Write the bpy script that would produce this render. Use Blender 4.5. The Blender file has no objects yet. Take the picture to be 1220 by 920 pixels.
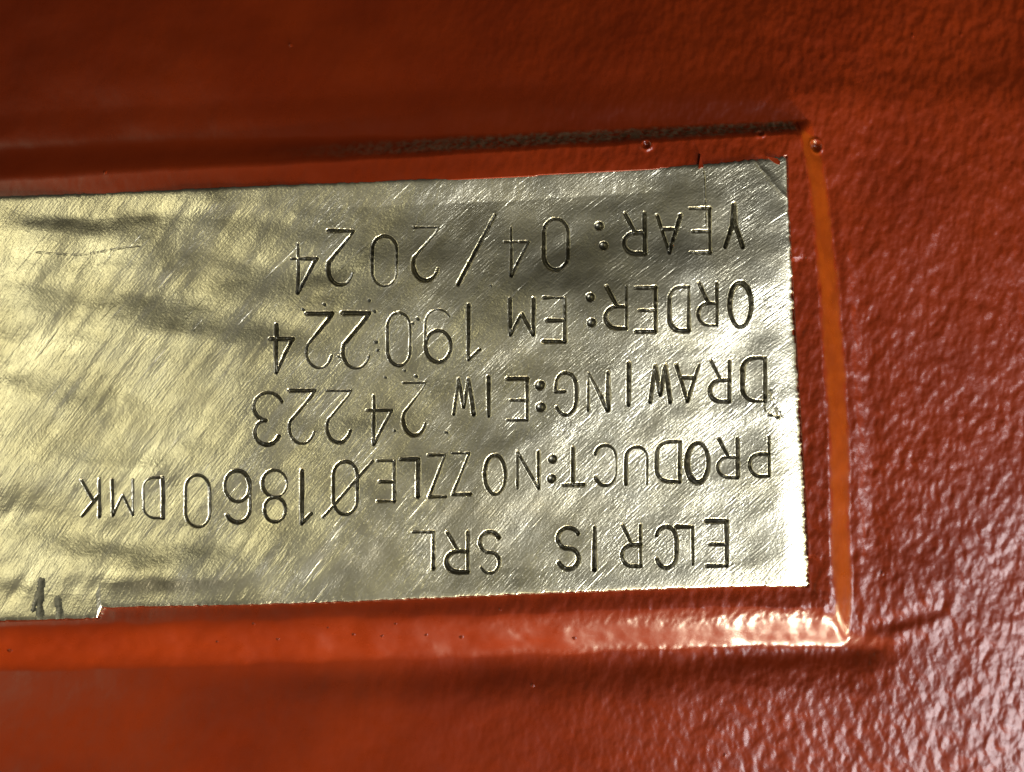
import bpy, math, random
import numpy as np
from mathutils import Vector

random.seed(4)
# ------------------------------------------------------------------ units
S = 0.13e-3            # metres per drawing unit (the layout below is drawn in these units)
CX, CY = 610.0, 460.0
def wx(x): return (np.asarray(x, float) - CX) * S
def wy(y): return (CY - np.asarray(y, float)) * S

sc = bpy.context.scene
C = sc.collection

# ------------------------------------------------------------------ camera
D = 610.0 * S / math.tan(math.radians(25.0))
cam = bpy.data.cameras.new('camera'); cam_o = bpy.data.objects.new('camera', cam); C.objects.link(cam_o)
cam.sensor_width = 36.0; cam.angle = math.radians(50.0)
cam.clip_start = 0.005; cam.clip_end = 20.0
cam_o.location = (0, 0, D)
cam.dof.use_dof = True; cam.dof.focus_distance = D; cam.dof.aperture_fstop = 3.4
sc.camera = cam_o

# ------------------------------------------------------------------ world + lamps
w = bpy.data.worlds.new('World'); sc.world = w; w.use_nodes = True
bg = w.node_tree.nodes['Background']
bg.inputs['Color'].default_value = (0.62, 0.60, 0.50, 1); bg.inputs['Strength'].default_value = 0.035

def lamp(name, loc, target, sx, sy, power, col):
    l = bpy.data.lights.new(name, 'AREA'); l.shape = 'RECTANGLE'; l.size = sx; l.size_y = sy
    l.energy = power; l.color = col
    o = bpy.data.objects.new(name, l); C.objects.link(o); o.location = loc
    o.rotation_euler = (Vector(target) - Vector(loc)).to_track_quat('-Z', 'Y').to_euler()
    return o
# cool window high on the right, warm work lamp low at the bottom, yellowish hall lamp far on the left
lamp('window_light', (0.63, -0.36, 0.68), (0.03, 0, 0), 0.34, 0.40, 9.5, (0.92, 0.96, 1.0))
lamp('work_lamp', (0.285, -0.62, 0.150), (0.04, 0, 0), 0.09, 0.14, 12.5, (1.0, 0.92, 0.68))
lamp('added_side_fill', (0.70, -0.42, 0.115), (0.04, 0, 0), 0.16, 0.09, 6.5, (1.0, 0.95, 0.60))  # added low light with no known source, brightens the weld's right slope
lamp('hall_lamp', (-0.72, 0.03, 1.10), (0, 0, 0), 0.74, 0.20, 2.3, (1.0, 0.96, 0.62))

sc.view_settings.view_transform = 'Standard'; sc.view_settings.look = 'None'
sc.view_settings.gamma = 1.0; sc.view_settings.exposure = 0.0
sc.view_settings.use_curve_mapping = False

# ------------------------------------------------------------------ numpy helpers
def vnoise(x, y, seed):
    r = np.random.RandomState(seed); T = r.rand(256, 256)
    xi = np.floor(x).astype(int); yi = np.floor(y).astype(int)
    fx = x - xi; fy = y - yi
    fx = fx*fx*fx*(fx*(fx*6-15)+10); fy = fy*fy*fy*(fy*(fy*6-15)+10)
    g = lambda i, j: T[i & 255, j & 255]
    return ((g(xi, yi)*(1-fx)+g(xi+1, yi)*fx)*(1-fy) + (g(xi, yi+1)*(1-fx)+g(xi+1, yi+1)*fx)*fy) * 2 - 1
def fbm(x, y, seed, octv=3):
    a, o = 1.0, 0.0
    for k in range(octv):
        o = o + a * vnoise(x * 2**k + 7.3*k, y * 2**k + 3.1*k, seed + k); a *= 0.5
    return o
def sstep(t, a=0.0, b=1.0):
    t = np.clip((t - a) / (b - a), 0, 1); return t*t*(3 - 2*t)
def lerp_tab(v, tab):
    xs = [p[0] for p in tab]; ys = [p[1] for p in tab]
    return np.interp(v, xs, ys)
def smooth_tab(v, tab, n=9, span=30):
    return sum(lerp_tab(v + d, tab) for d in np.linspace(-span, span, n)) / n
def axis(*segs):                                   # (start, end, step) runs of unequal spacing
    out = []
    for a, b, st in segs:
        n = max(1, int(round((b - a) / st))); out.append(np.linspace(a, b, n, endpoint=False))
    out.append(np.array([segs[-1][1]])); return np.concatenate(out)

def grid_normals(X, Y, Z):
    P = np.stack([X, Y, Z], -1)
    du = np.gradient(P, axis=1); dv = np.gradient(P, axis=0)
    n = np.cross(du, dv); n /= np.linalg.norm(n, axis=-1, keepdims=True) + 1e-20
    return np.where(n[..., 2:3] < 0, -n, n)

def make_mesh(name, verts, quads, normals, mats, attrs=None):
    me = bpy.data.meshes.new(name)
    nv, nf = len(verts), len(quads)
    me.vertices.add(nv); me.vertices.foreach_set('co', np.ascontiguousarray(verts, dtype=np.float32).ravel())
    me.loops.add(nf*4); me.loops.foreach_set('vertex_index', np.ascontiguousarray(quads, dtype=np.int32).ravel())
    me.polygons.add(nf); me.polygons.foreach_set('loop_start', np.arange(0, nf*4, 4, dtype=np.int32))
    me.update(calc_edges=True); me.validate()
    me.polygons.foreach_set('use_smooth', np.ones(nf, dtype=bool))
    if normals is not None:
        me.normals_split_custom_set_from_vertices(np.ascontiguousarray(normals, dtype=np.float32))
    for k, a in (attrs or {}).items():
        at = me.attributes.new(k, 'FLOAT', 'POINT'); at.data.foreach_set('value', np.ascontiguousarray(a, dtype=np.float32))
    for m in mats: me.materials.append(m)
    return me

def sub_mesh(name, V, N, quads, mat, extra=None, attrs=None):   # keep only the vertices that these quads use
    used = np.unique(quads); remap = np.full(len(V), -1, dtype=np.int64); remap[used] = np.arange(len(used))
    v = V[used]; n = N[used]; q = remap[quads]
    if extra is not None:
        ev, en, eq = extra; q = np.concatenate([q, eq + len(v)]); v = np.concatenate([v, ev]); n = np.concatenate([n, en])
    return make_mesh(name, v, q, n, [mat], {k: a[used] for k, a in (attrs or {}).items()})

def link(name, me, parent=None):
    o = bpy.data.objects.new(name, me); C.objects.link(o)
    if parent is not None:
        o.parent = parent; o.matrix_parent_inverse = parent_inv.get(parent.name, ident)
    return o
from mathutils import Matrix
ident = Matrix.Identity(4); parent_inv = {}

# ------------------------------------------------------------------ materials
def new_mat(name):
    m = bpy.data.materials.new(name); m.use_nodes = True
    nt = m.node_tree; return m, nt, nt.nodes['Principled BSDF']
class NB:
    def __init__(s, nt): s.nt = nt
    def n(s, t, **kw):
        nd = s.nt.nodes.new(t)
        for k, v in kw.items():
            if k.startswith('i_'): nd.inputs[int(k[2:])].default_value = v
            else: setattr(nd, k, v)
        return nd
    def l(s, a, b): s.nt.links.new(a, b)
    def math(s, op, a, b=None, c=None, clamp=False):
        nd = s.nt.nodes.new('ShaderNodeMath'); nd.operation = op; nd.use_clamp = clamp
        for i, v in enumerate((a, b, c)):
            if v is None: continue
            if isinstance(v, (int, float)): nd.inputs[i].default_value = v
            else: s.l(v, nd.inputs[i])
        return nd.outputs[0]
    def ramp(s, v, a, b, lo=0.0, hi=1.0):
        nd = s.nt.nodes.new('ShaderNodeMapRange'); nd.interpolation_type = 'SMOOTHSTEP'
        s.l(v, nd.inputs[0]); nd.inputs[1].default_value = a; nd.inputs[2].default_value = b
        nd.inputs[3].default_value = lo; nd.inputs[4].default_value = hi; return nd.outputs[0]
    def noise(s, vec, scale, detail=2.0, rough=0.5, dist=0.0):
        nd = s.nt.nodes.new('ShaderNodeTexNoise'); s.l(vec, nd.inputs['Vector'])
        nd.inputs['Scale'].default_value = scale; nd.inputs['Detail'].default_value = detail
        nd.inputs['Roughness'].default_value = rough; nd.inputs['Distortion'].default_value = dist
        return nd.outputs['Fac']
    def mapped(s, vec, loc=(0,0,0), rot=(0,0,0), scale=(1,1,1)):
        nd = s.nt.nodes.new('ShaderNodeMapping'); s.l(vec, nd.inputs[0])
        nd.inputs[1].default_value = loc; nd.inputs[2].default_value = rot; nd.inputs[3].default_value = scale
        return nd.outputs[0]
    def mixc(s, f, a, b):
        nd = s.nt.nodes.new('ShaderNodeMix'); nd.data_type = 'RGBA'
        if isinstance(f, (int, float)): nd.inputs[0].default_value = f
        else: s.l(f, nd.inputs[0])
        for i, v in ((6, a), (7, b)):
            if isinstance(v, tuple): nd.inputs[i].default_value = v
            else: s.l(v, nd.inputs[i])
        return nd.outputs[2]
    def bump(s, h, strength, dist, prev=None):
        nd = s.nt.nodes.new('ShaderNodeBump'); s.l(h, nd.inputs['Height'])
        nd.inputs['Distance'].default_value = dist
        if isinstance(strength, (int, float)): nd.inputs['Strength'].default_value = strength
        else: s.l(strength, nd.inputs['Strength'])
        if prev is not None: s.l(prev, nd.inputs['Normal'])
        return nd.outputs[0]
def drawing_coords(nb):                            # object space in the drawing units used for the layout (y up)
    tc = nb.n('ShaderNodeTexCoord')
    return nb.mapped(tc.outputs['Object'], scale=(1/S, 1/S, 1/S))

def paint_material(name, col_a, col_b, peel_amp, rough):
    m, nt, p = new_mat(name); nb = NB(nt); P = drawing_coords(nb)
    sx = nb.n('ShaderNodeSeparateXYZ'); nb.l(P, sx.inputs[0])
    tone = nb.noise(P, 0.006, 3, 0.55)
    under = nb.n('ShaderNodeAttribute', attribute_name='lit_tint').outputs['Fac']     # orange tint: bright light on the right weld slope put into the colour
    dust = nb.n('ShaderNodeAttribute', attribute_name='dust').outputs['Fac']           # brown dust caught on rough weld
    dust = nb.math('MULTIPLY', dust, nb.ramp(nb.noise(P, 0.16, 3, 0.6), 0.3, 0.62))
    col = nb.mixc(nb.ramp(tone, 0.3, 0.7), col_a, col_b)
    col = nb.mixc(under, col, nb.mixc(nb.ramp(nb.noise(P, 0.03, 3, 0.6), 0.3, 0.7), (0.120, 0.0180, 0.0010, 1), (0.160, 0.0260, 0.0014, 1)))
    col = nb.mixc(dust, col, (0.105, 0.062, 0.030, 1))
    nb.l(col, p.inputs['Base Color'])
    # orange peel: lumps about a millimetre across, thicker where the coat is heavy (to the right)
    heavy = nb.ramp(nb.math('ADD', sx.outputs[0], nb.math('MULTIPLY', nb.noise(P, 0.004, 2), 260.0)), -120.0, 520.0, 0.09, 1.0)
    Pd = nb.mapped(P, rot=(0, 0, math.radians(-35)), scale=(1.25, 0.8, 1.0))
    lump = nb.noise(Pd, 0.071, 1.1, 0.4, 0.0)
    fine = nb.noise(P, 0.21, 2.0, 0.5)
    wave = nb.noise(P, 0.022, 2.0, 0.5)
    h = nb.math('ADD', nb.math('MULTIPLY', lump, 1.0), nb.math('MULTIPLY', fine, 0.10))
    n1 = nb.bump(wave, 0.5, 0.13e-3)
    geo = nb.n('ShaderNodeNewGeometry'); gs = nb.n('ShaderNodeSeparateXYZ'); nb.l(geo.outputs['Normal'], gs.inputs[0])
    thin = nb.ramp(gs.outputs[2], 0.80, 0.95, 0.14, 1.0)    # the coat has run thin and smooth on steep weld faces
    n2 = nb.bump(h, nb.math('MULTIPLY', nb.math('MULTIPLY', heavy, thin), nb.math('SUBTRACT', 1.0, nb.math('MULTIPLY', under, 0.7))), peel_amp, n1)
    nb.l(n2, p.inputs['Normal'])
    nb.l(nb.math('ADD', nb.math('ADD', nb.math('MULTIPLY', nb.noise(P, 0.05, 3), 0.12), rough - 0.06), nb.math('MULTIPLY', dust, 0.4)), p.inputs['Roughness'])
    p.inputs['Specular IOR Level'].default_value = 0.38
    return m
paint_red = paint_material('red_primer_paint', (0.120, 0.0115, 0.0012, 1), (0.146, 0.0152, 0.0016, 1), 0.31e-3, 0.29)

def metal_material(name, dark=1.0, rough_add=0.0, streak=1.0):
    m, nt, p = new_mat(name); nb = NB(nt); P = drawing_coords(nb)
    def arcs(cx, cy, fr, ft, scale, det=2.0, dist=0.0):     # grinding marks: arcs about a far centre
        v = nb.mapped(P, loc=(-cx, -cy, 0))
        s = nb.n('ShaderNodeSeparateXYZ'); nb.l(v, s.inputs[0])
        r = nb.math('SQRT', nb.math('ADD', nb.math('MULTIPLY', s.outputs[0], s.outputs[0]), nb.math('MULTIPLY', s.outputs[1], s.outputs[1])))
        t = nb.math('ARCTAN2', s.outputs[1], s.outputs[0])
        c = nb.n('ShaderNodeCombineXYZ'); nb.l(nb.math('MULTIPLY', r, fr), c.inputs[0]); nb.l(nb.math('MULTIPLY', t, ft), c.inputs[1])
        return nb.noise(c.outputs[0], scale, det, 0.55, dist)
    a1 = arcs(1525, -1600, 0.50, 95.0, 1.0, 3.0)     # main direction, rising to the right
    a2 = arcs(-1900, 700, 0.30, 60.0, 1.0, 2.0)
    a3 = arcs(900, 1500, 0.36, 60.0, 1.0, 2.0)       # crossing marks
    patch = nb.noise(P, 0.011, 3, 0.6)
    patch2 = nb.noise(nb.mapped(P, loc=(31, 77, 0)), 0.02, 3, 0.6)
    grain = nb.noise(P, 0.35, 2, 0.6)
    w1 = nb.ramp(patch, 0.38, 0.62); w2 = nb.ramp(patch2, 0.46, 0.66)
    patch3 = nb.noise(nb.mapped(P, loc=(-51, 17, 0)), 0.016, 3, 0.6)
    h = nb.math('ADD', nb.math('MULTIPLY', a1, nb.ramp(patch3, 0.35, 0.65, 0.45, 1.25)), nb.math('MULTIPLY', nb.math('MULTIPLY', a2, w1), 0.45))
    h = nb.math('ADD', h, nb.math('MULTIPLY', nb.math('MULTIPLY', a3, w2), 0.4))
    h = nb.math('ADD', h, nb.math('MULTIPLY', grain, 0.60))
    long = nb.ramp(arcs(1525, -1600, 0.22, 28.0, 1.0, 1.0), 0.62, 0.74)   # sparse deep scratches
    h = nb.math('SUBTRACT', h, nb.math('MULTIPLY', long, nb.math('MULTIPLY', w1, 0.5)))
    nb.l(nb.bump(h, 1.0, 0.062e-3 * streak), p.inputs['Normal'])
    tarn = nb.ramp(patch, 0.3, 0.7)
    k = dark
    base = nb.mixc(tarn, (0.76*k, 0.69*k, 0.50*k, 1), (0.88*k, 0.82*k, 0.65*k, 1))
    nb.l(base, p.inputs['Base Color'])
    p.inputs['Metallic'].default_value = 1.0
    r = nb.math('ADD', nb.math('MULTIPLY', patch2, 0.16), 0.25 + rough_add)
    nb.l(r, p.inputs['Roughness'])
    return m
metal = metal_material('ground_steel')
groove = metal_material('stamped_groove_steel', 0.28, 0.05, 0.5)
def simple(name, col, rough, metallic=0.0):
    m, nt, p = new_mat(name); nb = NB(nt); P = drawing_coords(nb)
    f = nb.noise(P, 0.3, 3); c2 = tuple(0.7*c for c in col[:3]) + (1,)
    nb.l(nb.mixc(f, col, c2), p.inputs['Base Color']); p.inputs['Roughness'].default_value = rough; p.inputs['Metallic'].default_value = metallic
    nb.l(nb.bump(f, 0.6, 0.1e-3), p.inputs['Normal']); return m
scale_dark = simple('dark_mill_scale', (0.065, 0.060, 0.038, 1), 0.7)

# ------------------------------------------------------------------ outline tables (drawing units)
ROT = math.tan(math.radians(2.75))
LEFT = -300.0
top_edge = [(-300, 248), (0, 235), (200, 227), (400, 218), (600, 209), (800, 198), (860, 195), (900, 190), (936, 187), (1100, 180)]
bot_edge = [(-300, 750), (0, 739), (117, 735.5), (122, 723), (300, 719.5), (420, 716), (600, 708), (800, 700), (900, 697), (962, 698), (1100, 694)]
rgt_edge = [(100, 934), (187, 936.5), (250, 938), (350, 944), (450, 950), (550, 956), (640, 961), (698, 963), (800, 966)]
# where the weld face breaks downward and how wide its slope is
top_brk = [(-300, 228), (0, 214), (200, 202), (400, 191), (600, 179), (800, 167), (960, 157), (1200, 146)]
top_w = [(-300, 27), (600, 25), (960, 20)]
bot_brk = [(-300, 757), (0, 746), (300, 738), (600, 731), (800, 724), (900, 722), (1000, 724), (1200, 716)]
bot_w = [(-300, 62), (300, 60), (700, 58), (1000, 54)]
rgt_brk = [(100, 946), (160, 952), (180, 957), (300, 968), (420, 978), (560, 985), (640, 988), (735, 991), (900, 996)]
rgt_w = [(100, 24), (160, 26), (190, 33), (300, 37), (560, 38), (700, 35), (740, 31)]
H = 3.3 / 0.13                                     # rise of the weld face over the base, drawing units

def surface_height(x, y):
    """height of the painted steel in drawing units; the weld face round the plate is 0."""
    wob = fbm(x/45, y/45, 5, 3) * 2.2
    tt = smooth_tab(x, top_brk) - y + wob * 0.5
    tb = y - smooth_tab(x, bot_brk) + wob
    tr = x - smooth_tab(y, rgt_brk, span=14) + vnoise(x/14, y/14, 9) * 0.5 + fbm(x/60, y/60, 12, 2) * 1.6
    tl = (LEFT - 30) - x + wob
    soft = 1 - sstep(x, 150, 650)
    qt = (tt + 3)/(lerp_tab(x, top_w) + 16*soft + 3); qb = tb/lerp_tab(x, bot_w); qr = tr/lerp_tab(y, rgt_w); ql = tl/40
    def smax(a, b, k): return np.maximum(a, b) + np.clip(k - np.abs(a-b), 0, None)**2/(4*k)
    q = np.clip(smax(smax(qt, qb, .3), smax(qr, ql, .3), .35), 0, 1)
    pl = 0.06 + (0.04 + 0.30*sstep(x, 450, 850))/(1 + np.exp(-np.clip((qb - np.maximum(qt, np.maximum(qr, ql)))*5, -30, 30)))
    top_part = 1/(1 + np.exp(-np.clip((tt - np.maximum(tr, tb))/45, -30, 30)))
    h = -H * (1 - (0.28 + 0.2*soft)*top_part) * (pl*q + (1-pl)*q*q*(3-2*q))
    # weld ripples on the upper slope
    rp = np.exp(-((tt - 11)/8)**2) * sstep(x, 300, 620) * (tr < 5)
    h = h + rp * (vnoise(x/4.2, y/9, 21) * 1.1 + vnoise(x/2.2, y/3, 22) * 0.5)
    # weld face next to the plate: slightly raised towards the break
    face = sstep(-np.maximum(np.maximum(tt, tb), tr), 0, 30)
    h = h - np.where(tt > -150, -1.0, np.where(tb > -60, 3.2, 1.6)) * face
    # hollow beyond the lower toe, running out to the right
    toe = smooth_tab(x, bot_brk) + lerp_tab(x, bot_w)
    run = 1 - sstep(x, 1010, 1085)
    h = h - (9.0*sstep(x, 100, 650)) * np.exp(-((y - toe - 8)/30)**2) * run * sstep(tb, 10, 60)
    # wrinkle that leaves the lower right corner
    cy_ = 738 + (1137 - x) * 0.25; q_ = (y - cy_)/13
    h = h + 3.0 * q_*np.exp(-q_*q_) * sstep(x, 1020, 1075) * (1 - sstep(x, 1120, 1142))
    q_ = (y - 797 + 0.05*(x-900))/16
    h = h + 2.6 * q_*np.exp(-q_*q_) * sstep(x, 780, 950) * (1 - sstep(x, 1045, 1085))
    q_ = (x - 1138)/10
    h = h + 1.2 * q_*np.exp(-q_*q_) * sstep(y, 665, 700) * (1 - sstep(y, 728, 745))
    # shallow hollow along the right toe
    h = h - 1.6 * np.exp(-((x - smooth_tab(y, rgt_brk) - lerp_tab(y, rgt_w) - 26)/16)**2) * sstep(y, 230, 420) * (1 - sstep(y, 660, 730))
    h = h + 1.2 * np.exp(-((x - smooth_tab(y, rgt_brk) - lerp_tab(y, rgt_w) - 8)/8)**2) * sstep(y, 170, 320) * (1 - sstep(y, 690, 730))
    # upper toe hollow and a broad swelling above it
    ttoe = smooth_tab(x, top_brk) - lerp_tab(x, top_w)
    h = h - 2.0 * np.exp(-((y - ttoe + 8)/18)**2) * (1 - sstep(x, 820, 1010))*sstep(x, 100, 500) * (tt > 5)
    h = h + 1.0 * np.exp(-((y - ttoe + 95)/45)**2) * (1 - sstep(x, 700, 1000))
    # the shell curves away above the plate
    up = np.clip(ttoe - y, 0, None); h = h - 0.10*up*sstep(up, 0, 60) - 0.00025*up**2
    # broad waviness and hand-brushed lumps
    out = sstep(np.maximum(np.maximum(tt, tb), tr), 5, 60)
    h = h + out * (fbm(x/260, y/260, 31, 3) * 2.8 + fbm(x/70, y/70, 41, 2) * 0.7)
    # pinholes
    for px, py, r, d in ((770, 172, 3.2, 4), (977, 170, 4.5, 5), (906, 158, 2.5, 3)):
        q = np.hypot(x - px, y - py); h = h - d * np.exp(-(q/r)**2) + 1.3 * np.exp(-((q - r*1.9)/2.2)**2)
    # dark gap against the plate, except where paint laps over
    e = np.minimum(np.minimum(smooth_tab(y*0 + x, top_edge, 3, 2) - y, 1e9), 1e9)
    et = lerp_tab(x, top_edge) - y; eb = y - lerp_tab(x, bot_edge); er = x - lerp_tab(y, rgt_edge)
    ee = np.maximum(np.maximum(et, eb), er)
    h = h - 3.5 * np.exp(-(ee/1.1)**2) * (eb > -3) - 3.0 * np.exp(-(ee/1.0)**2) * (er > -3) * (eb < -3)
    h = np.where(ee < -3, np.minimum(h, -4.0), h)
    return h

# ------------------------------------------------------------------ painted surface (setting) and weld face
ga = axis((-520, -40, 12), (-40, 925, 2.6), (925, 1050, 0.9), (1050, 1270, 2.2), (1270, 1750, 10))
gb = axis((-420, -40, 10), (-40, 130, 2.6), (130, 250, 1.0), (250, 680, 2.6), (680, 800, 1.0), (800, 970, 2.4), (970, 1400, 10))
A, B = np.meshgrid(ga, gb)
sl = np.where((B > 130) & (B < 800), 1.0, 1.0)
GY = B - (A - 960) * ROT                            # grid lines run along the plate's edges
GX = A + (GY - 460) * ROT
hz = surface_height(GX, GY)
VX, VY, VZ = wx(GX), wy(GY), hz * S
Ng = grid_normals(VX, VY, VZ)
V = np.stack([VX, VY, VZ], -1).reshape(-1, 3); N = Ng.reshape(-1, 3)
nr, nc = A.shape
idx = np.arange(nr*nc).reshape(nr, nc)
Q = np.stack([idx[:-1, :-1], idx[1:, :-1], idx[1:, 1:], idx[:-1, 1:]], -1)
mx = 0.25*(GX[:-1, :-1]+GX[1:, :-1]+GX[1:, 1:]+GX[:-1, 1:]); my = 0.25*(GY[:-1, :-1]+GY[1:, :-1]+GY[1:, 1:]+GY[:-1, 1:])
t_t = smooth_tab(mx, top_brk) - lerp_tab(mx, top_w) - my
t_b = my - smooth_tab(mx, bot_brk) - lerp_tab(mx, bot_w)
t_r = mx - smooth_tab(my, rgt_brk, span=14) - lerp_tab(my, rgt_w)
t_l = (LEFT - 70) - mx
weld_mask = np.maximum(np.maximum(t_t, t_b), np.maximum(t_r, t_l)) < 0
e_in = np.maximum(np.maximum(lerp_tab(mx, top_edge) - my, my - lerp_tab(mx, bot_edge)), mx - lerp_tab(my, rgt_edge))
hidden = (e_in < -16) & (mx > LEFT + 20)           # under the plate: left open
surf = link('painted_surface', sub_mesh('painted_surface', V, N, Q[~weld_mask], paint_red))
surf['kind'] = 'structure'

plate_root = bpy.data.objects.new('nameplate', None); C.objects.link(plate_root)
plate_root.location = (float(wx(330)), float(wy(465)), -3.3e-3); plate_root.empty_display_size = 0.01
plate_root['label'] = 'brushed steel nameplate with stamped upside-down lettering, welded to red painted steel'
plate_root['category'] = 'nameplate'
bpy.context.view_layer.update()
parent_inv['nameplate'] = Matrix.Translation(plate_root.location).inverted()
def weld_coords(x, y):
    q_r = (x - smooth_tab(y, rgt_brk, span=14) + vnoise(x/14, y/14, 9)*0.5 + fbm(x/60, y/60, 12, 2)*1.6)/lerp_tab(y, rgt_w)
    q_b = (y - smooth_tab(x, bot_brk) + vnoise(x/5, y/5, 15)*3)/lerp_tab(x, bot_w)
    q_t = (smooth_tab(x, top_brk) - y + vnoise(x/5, y/5, 16)*2)/lerp_tab(x, top_w)
    return q_r, q_b, q_t
q_r, q_b, q_t = weld_coords(mx, my)
strip = (q_r > 0.05) & (q_r < 0.97) & (q_b < 0.45) & (q_t < 0.12)
q_r, q_b, q_t = weld_coords(GX, GY)
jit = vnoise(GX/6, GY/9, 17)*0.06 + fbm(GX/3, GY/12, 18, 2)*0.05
under = sstep(q_r + jit, 0.04, 0.24) * (1 - sstep(q_r + jit, 0.76, 0.98)) * (1 - sstep(q_b, 0.2, 0.5)) * (1 - sstep(q_t, -0.1, 0.2))  # where the slope's bright light is tinted in as orange
dust_w = sstep(q_t, 0.05, 0.4)*(1 - sstep(q_t, 0.7, 1.0)) * sstep(GX, 300, 620) * (1 - sstep(q_r, -0.1, 0.1)) * 0.9
AT = {'lit_tint': under.ravel(), 'dust': dust_w.ravel()}
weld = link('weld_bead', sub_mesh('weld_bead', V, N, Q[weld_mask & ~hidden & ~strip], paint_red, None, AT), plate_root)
parent_inv['weld_bead'] = ident
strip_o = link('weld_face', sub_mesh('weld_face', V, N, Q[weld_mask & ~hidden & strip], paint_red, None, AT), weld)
strip_o['label'] = 'smooth right slope of the weld, tinted orange as if brightly lit'
weld['label'] = 'red painted weld bead round the plate'

# ------------------------------------------------------------------ stamped characters
def arc(cx, cy, rx, ry, a0, a1, n=14):
    return [(cx + rx*math.cos(math.radians(a0 + (a1-a0)*i/n)), cy + ry*math.sin(math.radians(a0 + (a1-a0)*i/n))) for i in range(n+1)]
def stad(r=0.28):                                   # tall narrow 0
    return [arc(.5, 1-r, .5, r, 0, 180) + arc(.5, r, .5, r, 180, 360) + [(1, 1-r)]]
G = {
 'Y': [[(.05,1),(.42,.5)], [(1,1),(.6,.5),(.5,0)], [(.42,.5),(.5,0)]],
 'E': [[(0,0),(0,1)], [(0,1),(1,1)], [(0,.52),(.85,.52)], [(0,0),(1,0)]],
 'A': [[(0,0),(.5,1)], [(1,0),(.5,1)], [(.24,.36),(.76,.36)]],
 'R': [[(0,0),(0,1)], [(0,1),(.45,1)] + arc(.45,.74,.55,.26,90,-90) + [(0,.48)], [(.45,.48),(.95,0)]],
 'P': [[(0,0),(0,1)], [(0,1),(.45,1)] + arc(.45,.72,.55,.28,90,-90) + [(0,.44)]],
 'O': [arc(.5,.5,.5,.5,0,360,26)],
 '0': stad(),
 'D': [[(0,0),(0,1)], [(0,1),(.4,1)] + arc(.4,.72,.6,.28,90,0,8) + arc(.4,.28,.6,.28,0,-90,8) + [(0,0)]],
 'M': [[(0,0),(.02,1),(.5,.42),(.98,1),(1,0)]],
 'W': [[(0,1),(.25,0),(.5,.8),(.75,0),(1,1)]],
 'I': [[(.5,0),(.5,1)]],
 'N': [[(0,0),(0,1),(1,0),(1,1)]],
 'G': [arc(.5,.62,.5,.38,30,180,12) + arc(.5,.36,.5,.36,180,330,10) + [(1,.45),(.55,.45)]],
 'U': [[(0,1),(0,.3)] + arc(.5,.3,.5,.3,180,360,12) + [(1,1)]],
 'C': [arc(.5,.68,.5,.32,20,180,10) + arc(.5,.32,.5,.32,180,340,10)],
 'T': [[(.5,0),(.5,1)], [(0,1),(1,1)]],
 'Z': [[(0,1),(.95,1),(.05,0),(1,0)]],
 'L': [[(0,1),(0,0),(1,0)]],
 'K': [[(0,0),(0,1)], [(1,1),(.06,.45)], [(.3,.62),(1,0)]],
 'S': [arc(.5,.745,.46,.255,25,250,12) + arc(.5,.255,.48,.255,70,-155,12)],
 '4': [[(.72,0),(.72,1),(0,.3),(1,.3)]],
 '/': [[(0,0),(1,1)]],
 '2': [arc(.5,.70,.5,.30,165,-25,14) + [(.12,.10),(0,0),(1,0)]],
 '1': [[(.82,0),(.82,1),(0,.82)]],
 '9': [arc(.5,.70,.5,.30,0,360,20), [(1,.70),(1,.35)] + arc(.5,.28,.5,.28,0,-150,12)],
 '6': [arc(.5,.30,.5,.30,0,360,20), [(0,.30),(0,.65)] + arc(.5,.72,.5,.28,180,30,12)],
 '8': [arc(.5,.76,.44,.24,0,360,18), arc(.5,.26,.5,.26,0,360,18)],
 '3': [arc(.5,.76,.46,.24,160,-75,12) , arc(.46,.27,.54,.27,80,-160,14)],
 '\u00d8': stad() + [[(-.62,.0),(1.4,1.05)]],
}
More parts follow.
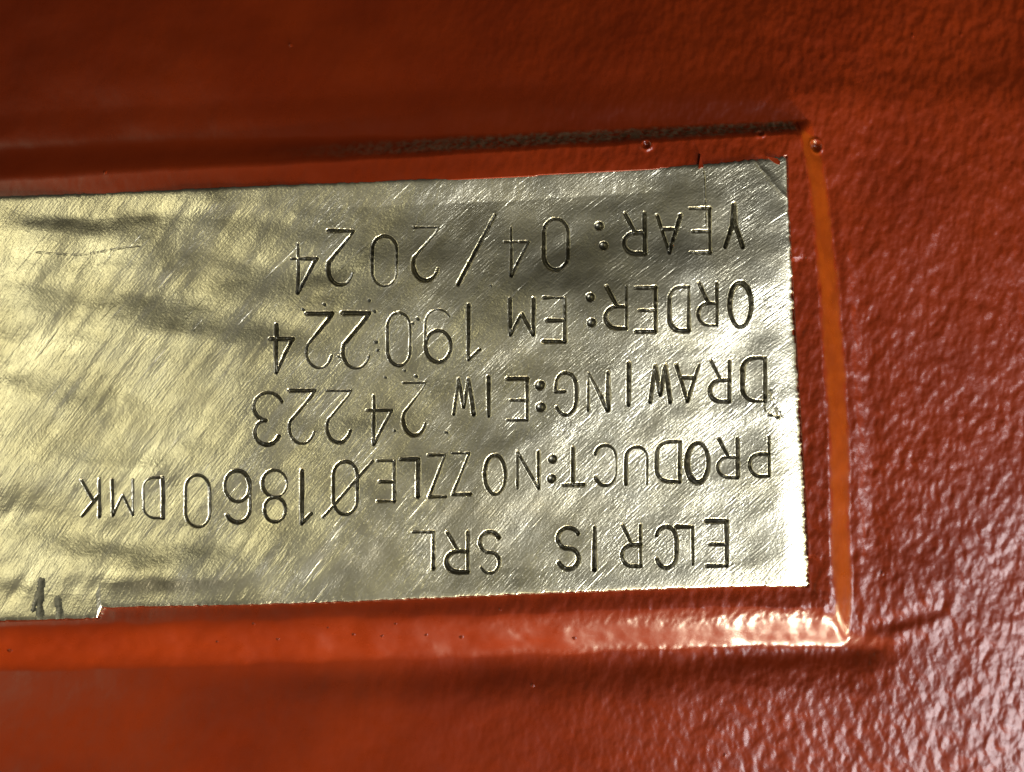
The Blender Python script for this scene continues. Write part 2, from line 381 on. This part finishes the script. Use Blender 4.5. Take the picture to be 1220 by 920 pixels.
#  char, x0, x1, y0, y1 (box), weight
T = [
 ('Y',863,885,245,295,1.25),('E',821.5,845,249,302,1.1),('A',783,810.5,257,302,1.1),('R',743,767.5,254,303,1.1),(':',714,719,269,293,1),
 ('0',648,677,260,322,1),('4',601,630,270,329,1),('/',546,589,256,339,1.15),('2',492,522,270,334,1),('0',443.5,472.5,281,341,1),('2',391,421,275,340,1),('4',347,377,290,349,1),
 ('O',868,894,338,390,1.2),('R',830,852.5,338,388,1.1),('D',796,819,342,394,1.1),('E',756.5,779.6,344,396,1.1),('R',720.5,745,342,391.6,1.1),(':',702.5,704,355,385,1),
 ('E',647,672,355,407,1.1),('M',608,636,356,399,1),('1',555,571,364,429,1.2),('9',507,537.5,369,432,.9),('0',462,489,373,436,1),('2',408.6,440,373.5,439,1.05),('2',365.5,396,373.5,438,1.05),('4',322,349,387,444,1.1),
 ('D',883.5,910,426.5,478,1.1),('R',844.5,868,429.5,478,1.1),('A',804.6,832,434,477,1.15),('W',774,798,436,479,1.1),('I',745,751,433,482.6,1.3),('N',700,723.5,443.7,488.5,.95),('G',660.7,686,443.7,494,1.2),(':',643,644,459,485,1.1),
 ('E',604,627.5,451,500,1),('I',580,585,449,495.5,1.2),('W',540.5,564,451,493.4,1),('2',480.6,507.4,456,518.5,1),('4',437,466.7,470.7,529,1),('2',389.4,418,465,526.5,1),('2',345.7,376,465,528,1),('3',303.5,335.4,468,530,.95),
 ('P',891.7,915,519.5,566.7,1.1),('R',854.5,878.4,521.6,568,1.1),('O',818.5,844,527,574,1.25),('D',781.6,809,526,574,1.05),('U',745,770,532,576.5,1.05),('C',708,733,530,578.5,1.0),('T',670.4,694.6,533,577,1.2),(':',658,657,546.6,570,1),
 ('N',615.7,641,537.7,581,1),('O',578,602.5,541.5,588,1.05),('Z',539,561,539,588,1),('Z',511,531.6,542,591.7,1.05),('L',478.5,499,546.6,591,1.1),('E',450.5,470.5,548.6,596.7,1),
 ('\u00d8',397.5,426,549.5,612.5,1.1),('1',358.5,372,560.4,623,1.2),('8',313,342.3,560,622,.95),('6',269,298.6,559.6,621.6,.95),('0',221.5,250.5,566,628,1),
 ('D',172,195,568.8,617.4,.9),('M',135,160,571,613.6,.95),('K',98,119,571,614.5,.95),
 ('E',841.8,865.4,621,673.6,1.1),('L',806,825,627,671,1.2),('C',781,805,627,676,1.1),('R',740.6,763,626,674.4,1.05),('I',705,711,628,678,1.35),('S',664,690.7,629,678,1.15),
 ('S',571,596,633.6,683,1.1),('R',532,557.3,633.6,681.4,1.1),('L',492,516.3,633.6,677,1.15),
]
def seg_dist(x, y, pts):
    d = np.full(x.shape, 1e9)
    for (ax, ay), (bx, by) in zip(pts[:-1], pts[1:]):
        vx, vy = bx-ax, by-ay; L2 = vx*vx + vy*vy + 1e-9
        t = np.clip(((x-ax)*vx + (y-ay)*vy)/L2, 0, 1)
        d = np.minimum(d, np.hypot(x-ax-t*vx, y-ay-t*vy))
    return d

# ------------------------------------------------------------------ steel plate
st = 0.82
pu = axis((LEFT, -20, 6), (-20, 90, 1.5), (90, 966, st))
nv_ = int(512/st)
pv = np.linspace(0, 1, nv_)
U, Vv = np.meshgrid(pu, pv)
fr = np.clip((U - 760) / (966 - 760), 0, 1)         # pull the right-hand columns onto the slanted right edge
yt = lerp_tab(U, top_edge); yb = lerp_tab(U, bot_edge)
Y0 = yt + (yb - yt) * Vv
redge = smooth_tab(Y0, rgt_edge) + (vnoise(Y0/3.2, Y0*0, 61)*0.9 + vnoise(Y0/9, Y0*0, 62)*1.0) * sstep(Y0, 200, 330)
PX = U + fr**2 * (redge - 966)
yt = lerp_tab(PX, top_edge) + vnoise(PX/5, PX*0, 63)*0.5 + vnoise(PX/4, PX*0, 65)*0.9*sstep(PX, 840, 880)
yb = lerp_tab(PX, bot_edge) + vnoise(PX/5, PX*0, 64)*0.6
PY = yt + (yb - yt) * Vv

# grinding waves: a list of places that lean towards (+) or away from (-) the lower right
def blob(x0, y0, x1, y1, w_):                      # soft stroke from (x0,y0) to (x1,y1)
    vx, vy = x1-x0, y1-y0; L2 = vx*vx+vy*vy+1e-6
    t = np.clip(((LX-x0)*vx+(LY-y0)*vy)/L2, 0, 1)
    return np.exp(-(np.hypot(LX-x0-t*vx, LY-y0-t*vy)/w_)**2)
LEAN = [
 (20,243,120,250,9,.9),(150,245,330,252,9,.9),(205,238,215,240,8,-.6),(30,265,60,262,14,-.6),(60,272,190,270,20,-.65),
 (60,318,90,318,16,.7),(180,330,220,330,18,.8),(30,352,60,357,20,-.55),(100,370,160,368,22,-.7),(200,377,330,387,20,-.55),
 (20,400,60,410,22,.5),(130,430,180,430,22,.5),(10,450,70,470,16,-.7),
 (330,255,600,230,14,.3),(370,335,440,310,18,-.5),(420,300,560,300,14,-.6),(620,290,800,300,28,-1.35),(600,330,760,350,26,-1.1),(560,360,620,390,24,-.7),
 (700,250,780,245,20,-.5),(640,300,680,280,12,.8),(480,310,500,305,14,.5),
 (560,430,640,410,18,.6),(700,440,760,430,22,-.2),(740,500,760,505,18,-.6),(560,510,640,510,22,-.4),(400,520,470,500,26,-.3),
 (860,420,930,330,26,.4),(900,500,945,500,20,.4),(800,560,900,540,30,-.3),(935,600,955,640,12,.7),(760,620,900,660,40,-.5),
 (40,600,110,570,26,.2),(0,640,60,645,17,-.7),(80,655,300,672,19,-.75),(60,620,260,635,14,.6),(300,640,420,640,22,-.3),
 (20,690,300,700,14,.5),(330,690,480,700,18,-.2),(500,600,620,610,24,.5),(640,600,780,600,20,.5),(760,690,930,680,16,.0),
]
gx_ = np.arange(-340, 1020, 2.0); gy_ = np.arange(150, 790, 2.0); LX, LY = np.meshgrid(gx_, gy_)
lean = np.zeros_like(LX)
for x0, y0, x1, y1, w_, a_ in LEAN: lean += a_ * blob(x0, y0, x1, y1, w_)
sa = (LX*math.cos(.95) - LY*math.sin(.95)); sb = (LX*math.sin(.95) + LY*math.cos(.95))       # along and across the grinding strokes
calm = 1 - 0.70*sstep(LX, 420, 800)
lean *= 0.75 + 0.55*calm*vnoise(sa/55, sb/9, 77)
lean += fbm(LX/60, LY/24, 71, 3) * 0.28 + calm*(fbm(sa/70, sb/9, 74, 2) * 0.20 + fbm(sa/40, sb/4.5, 79, 2) * 0.17)
lean += (1 - sstep(LX, 250, 520)) * (fbm((LX + 0.25*LY)/110, (LY - 0.12*LX)/26, 171, 2) * 0.36)
lean *= 1 + 0.20*(1 - sstep(LX, 250, 520))
lean -= lean.mean()
# the height whose slope towards the lower right is that lean (least squares, by Fourier transform)
Gx, Gy = -0.45*lean, -0.9*lean
kx = np.fft.fftfreq(LX.shape[1], 2.0)*2*np.pi; ky = np.fft.fftfreq(LX.shape[0], 2.0)*2*np.pi; KX, KY = np.meshgrid(kx, ky)
den = KX**2 + KY**2; den[0, 0] = 1
hh = np.real(np.fft.ifft2((-1j*KX*np.fft.fft2(Gx) - 1j*KY*np.fft.fft2(Gy))/den))
fi = (PX + 340)/2.0; fj = (PY - 150)/2.0
i_ = np.clip(np.floor(fi).astype(int), 1, hh.shape[1]-3); j_ = np.clip(np.floor(fj).astype(int), 1, hh.shape[0]-3)
def cub(t):                                         # cubic B-spline weights
    return ((1-t)**3/6, (3*t**3-6*t**2+4)/6, (-3*t**3+3*t**2+3*t+1)/6, t**3/6)
wx_, wy_ = cub(fi - i_), cub(fj - j_)
hp = np.zeros_like(PX)
for a_ in range(4):
    for b_ in range(4): hp += wy_[a_]*wx_[b_]*hh[j_+a_-1, i_+b_-1]
edge_f = np.clip(np.minimum(PY - yt, yb - PY)/30, 0, 1)
hp *= 0.27*(0.35 + 0.65*edge_f)
hp = hp + fbm(PX/150, PY/150, 81, 2) * 0.8
# rounded right-hand rim, ground-off corner, rounded lips
er = redge - PX
rim = np.clip(1 - (smooth_tab(Y0, rgt_edge) - PX) / (34 + 8*vnoise(PY/90, PY*0, 91)), 0, 1) * sstep(PY, 250, 420)
hp = hp - 5.0 * rim**2
cd = (PX - 895) * 0.76 - (PY - 190) * 0.65 + 2.5*vnoise(PX/14, PY/14, 93) - 0.012*(PX-915)**2*0  # beyond the line: corner facet
hp = hp - 0.20 * np.clip(cd, 0, 8) + 0.02 * np.clip(cd - 8, 0, 60) + 0.6*np.exp(-(cd/2.5)**2) * (PY < 260)
cdl = (PX - 930) * 0.85 + (PY - 660) * 0.35
et = PY - yt; eb = yb - PY
hp = hp - 1.6*np.exp(-np.clip(et, 0, 60)/2.2) - 1.2*np.exp(-np.clip(eb, 0, 60)/2.2) - 1.6*np.exp(-np.clip(er, 0, 60)/1.6)
# scratch above the E, old crack on the left, gouge by the D, pits
part_id = np.zeros((PX.shape[0]-1, PX.shape[1]-1), dtype=np.int32)
cxm = 0.25*(PX[:-1,:-1]+PX[1:,:-1]+PX[1:,1:]+PX[:-1,1:]); cym = 0.25*(PY[:-1,:-1]+PY[1:,:-1]+PY[1:,1:]+PY[:-1,1:])
flaws = []                                          # (id, name)
def line_cut(pts, hw, depth, name=None):
    x0 = min(p[0] for p in pts)-12; x1 = max(p[0] for p in pts)+12; y0 = min(p[1] for p in pts)-12; y1 = max(p[1] for p in pts)+12
    m = (PX > x0) & (PX < x1) & (PY > y0) & (PY < y1)
    d = seg_dist(PX[m], PY[m], pts) + np.abs(vnoise(PX[m]/4, PY[m]/4, 301))*hw*0.9
    hp[m] -= depth*np.clip(1-d/hw, 0, 1)
    if name:
        f = (cxm > x0) & (cxm < x1) & (cym > y0) & (cym < y1)
        df = seg_dist(cxm[f], cym[f], pts) + np.abs(vnoise(cxm[f]/4, cym[f]/4, 301))*hw*0.9
        sub = part_id[f]; sub[df < hw] = 500 + len(flaws); part_id[f] = sub; flaws.append((500 + len(flaws), name))
line_cut([(835,190),(839,215),(840,270)], 1.3, 0.9, 'scratch')
line_cut([(44,301),(70,303),(95,304),(120,301),(140,297),(168,293)], 1.6, 0.8)
line_cut([(912,470),(908,484),(914,493),(926,497)], 2.2, 2.4, 'gouge')
line_cut([(917,468),(924,486),(930,498)], 4.5, -1.4)
for x_, y_, r_ in ((441,358,2.2),(446,371,2.0),(448,407,2.4),(450,417,2.0),(498,380,2.2),(492,386,1.6),(459,449,1.8),(387,363,1.8),(362,369,1.8),(482,441,1.7),(496,448,1.5),(532,515,2.0),(471,513,1.8),(585,340,1.5),(478,375,1.5),(404,425,1.5)):
    line_cut([(x_-.6, y_-.5), (x_+.7, y_+.4)], r_+.4, 2.2, 'pit')

for gi, (ch, x0, x1, y0, y1, wt) in enumerate(T, start=1):
    bx0, bx1 = min(x0, x1)-26, max(x0, x1)+26; by0, by1 = y0-12, y1+12
    m = (PX > bx0) & (PX < bx1) & (PY > by0) & (PY < by1)
    fm = (cxm > bx0) & (cxm < bx1) & (cym > by0) & (cym < by1)
    gx, gy = PX[m], PY[m]; fx, fy = cxm[fm], cym[fm]
    if ch == ':':
        d = np.minimum(np.hypot(gx-x0, gy-y0), np.hypot(gx-x1, gy-y1)); df = np.minimum(np.hypot(fx-x0, fy-y0), np.hypot(fx-x1, fy-y1))
        R_ = 5.4*wt
        cut = 4.6*np.sqrt(np.clip(1-(d/R_)**2, 0, 1)) ; hw = R_
    else:
        d = np.full(gx.shape, 1e9); df = np.full(fx.shape, 1e9)
        jx, jy = random.uniform(-.5,.5), random.uniform(-.5,.5)
        for pl in G[ch]:
            pts = [(x1 - p*(x1-x0) + jx, y0 + q*(y1-y0) + jy) for p, q in pl]
            k0 = random.uniform(0, .9); kx_, ky_ = random.uniform(-.4, .4), random.uniform(-.4, .4)   # each stroke struck a little differently
            off = lambda X_, Y_: np.clip(k0 + kx_*(X_-(x0+x1)/2)/13 + ky_*(Y_-(y0+y1)/2)/26, -.2, 1.1)
            d = np.minimum(d, seg_dist(gx, gy, pts) + off(gx, gy)); df = np.minimum(df, seg_dist(fx, fy, pts) + off(fx, fy))
        d = d + vnoise(gx/4, gy/4, 100+gi)*0.32
        gxs, gys = random.uniform(-.25,.25), random.uniform(-.25,.25)      # uneven blow of the punch
        un = 1 + gxs*(gx-(x0+x1)/2)/15 + gys*(gy-(y0+y1)/2)/28
        hw = 2.35*wt
        q = np.clip(1-d/(hw*np.clip(un, .75, 1.3)), 0, 1)
        cut = 4.3*wt*np.clip(un, .6, 1.4)*(q*(1-0.25*q))/0.75
    burr = 0.13*np.exp(-((d-hw*1.25)/1.2)**2)*(0.6 + 0.6*vnoise(gx/7, gy/7, 400+gi))
    hp[m] += burr - cut
    sel = df < hw*0.98 + 0.2
    sub = part_id[fm]; sub[sel & (sub == 0)] = gi; part_id[fm] = sub
# dark pitted marks at the lower left edge
marks = [[(52,690),(49,705),(50,737)], [(46,712),(42,726)], [(72,712),(73,722),(72,734)]]
NG = len(T)
for mi, pts in enumerate(marks):
    m = (PX > 20) & (PX < 100) & (PY > 670) & (PY < 745)
    d = seg_dist(PX[m], PY[m], pts) + fbm(PX[m]/6, PY[m]/9, 200+mi, 3)*1.7
    hw = (4.6, 2.4, 4.0)[mi]
    hp[m] -= 1.0*sstep(np.clip(1-d/hw, 0, 1))
    fm = (cxm > 20) & (cxm < 100) & (cym > 670) & (cym < 745)
    df = seg_dist(cxm[fm], cym[fm], pts) + fbm(cxm[fm]/6, cym[fm]/9, 200+mi, 3)*1.7
    sub = part_id[fm]; sub[(df < hw) & (sub == 0)] = NG + 1 + (0 if mi < 2 else 1); part_id[fm] = sub

PZ = hp + 3.6
X3, Y3, Z3 = wx(PX), wy(PY), PZ * S
Np = grid_normals(X3, Y3, Z3).reshape(-1, 3); Vp = np.stack([X3, Y3, Z3], -1).reshape(-1, 3)
pr, pc = PX.shape; ip = np.arange(pr*pc).reshape(pr, pc)
Qp = np.stack([ip[:-1,:-1], ip[1:,:-1], ip[1:,1:], ip[:-1,1:]], -1)
# side walls
per = np.concatenate([ip[0,:], ip[1:,-1], ip[-1,-2::-1], ip[-2:0:-1,0]])
pt = Vp[per]; pb_ = pt.copy(); pb_[:, 2] = -3.0e-3
tang = np.roll(pt, -1, 0) - np.roll(pt, 1, 0); on = np.stack([-tang[:,1], tang[:,0], 0*tang[:,0]], -1)
on /= np.linalg.norm(on, axis=1, keepdims=True) + 1e-20
n_ = len(per); i0 = np.arange(n_); i1 = np.roll(i0, -1)
wallq = np.stack([i0, i0 + n_, i1 + n_, i1], -1)[:, ::-1]
wall = (np.concatenate([pt, pb_]), np.concatenate([on, on]), wallq)
plate = link('plate', sub_mesh('plate', Vp, Np, Qp[part_id == 0], metal, wall), plate_root)
parent_inv['plate'] = ident
names = {':': 'stamped_colon', '/': 'stamped_slash'}
for gi, (ch, *_r) in enumerate(T, start=1):
    f = part_id == gi
    if not f.any(): continue
    nm = names.get(ch, 'stamped_digit' if ch.isdigit() else 'stamped_letter' if ch != '\u00d8' else 'stamped_symbol')
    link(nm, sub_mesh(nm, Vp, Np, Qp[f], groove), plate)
for fid, nm in flaws:
    f = part_id == fid
    if f.any(): link(nm, sub_mesh(nm, Vp, Np, Qp[f], scale_dark if nm == 'pit' else groove), plate)
for k_ in (1, 2):
    f = part_id == NG + k_
    if f.any(): link('dark_pit', sub_mesh('dark_pit', Vp, Np, Qp[f], scale_dark), plate)

# ------------------------------------------------------------------ paint nibs (dust under the coat) and a curl of paint at the plate's edge
def nib_mesh():
    vs, fs = [], []
    rings = [(1.0, 0.0), (0.82, 0.35), (0.5, 0.62), (0.18, 0.76)]
    for r, z in rings:
        for k_ in range(8):
            a = k_*math.pi/4; vs.append((r*math.cos(a)*S*2.2, r*math.sin(a)*S*2.2, (z-0.15)*S*2.4))
    for i in range(3):
        for k_ in range(8):
            fs.append((i*8+k_, i*8+(k_+1)%8, (i+1)*8+(k_+1)%8, (i+1)*8+k_))
    fs.append(tuple(24+k_ for k_ in range(8)))
    me = bpy.data.meshes.new('paint_nib'); me.from_pydata(vs, [], fs); me.polygons.foreach_set('use_smooth', [True]*len(fs)); me.materials.append(paint_red); return me
nm_ = nib_mesh()
NIB = [(302,743,.8),(420,757,.9),(454,759,.8),(507,758,.9),(549,761,1.2),(685,763,1.2),(635,825,1.0),(256,766,.7),(329,763,.8),(471,743,.7),
       (6,777,1.3),(340,45,1.1),(1100,32,1.2),(1160,30,1.1),(125,206,1.0),(1195,17,.9),(390,748,.6),(596,727,.7),(868,908,1.0),(1060,688,1.0)]
for x_, y_, sc_ in NIB:
    z_ = float(surface_height(np.array([x_], float), np.array([y_], float))[0]) * S
    on_weld = y_ < 800 and y_ > 700 and x_ < 1000
    o = link('paint_nib', nm_, weld if on_weld else surf)
    if on_weld: o.matrix_parent_inverse = ident
    o.location = (float(wx(x_)), float(wy(y_)), z_); o.scale = (sc_*1.1, sc_*1.5, sc_*0.35); o.rotation_euler = (0, 0, random.uniform(-.4, .4))

# chips of paint left on the plate's upper corner and edge
def chip(name, pts, z0, th, mat, parent):
    me = bpy.data.meshes.new(name); n = len(pts)
    cxp = sum(p[0] for p in pts)/n; cyp = sum(p[1] for p in pts)/n
    vs = [(float(wx(x)), float(wy(y)), z0) for x, y in pts] + [(float(wx(x + (cxp-x)*.15)), float(wy(y + (cyp-y)*.15)), z0 + th) for x, y in pts]
    fs = [tuple(range(2*n-1, n-1, -1))] + [(i, (i+1) % n, n + (i+1) % n, n + i) for i in range(n)]
    me.from_pydata(vs, [], fs); me.materials.append(mat); o = link(name, me, parent); o.matrix_parent_inverse = ident; return o
chip('paint_chip', [(911,186),(916,190),(922,195),(929,198),(930,193),(926,189)], 0.05e-3, 0.30e-3, paint_red, weld)
chip('paint_curl', [(831,202),(834,183),(838,201)], -0.2e-3, 0.7e-3, paint_red, weld)
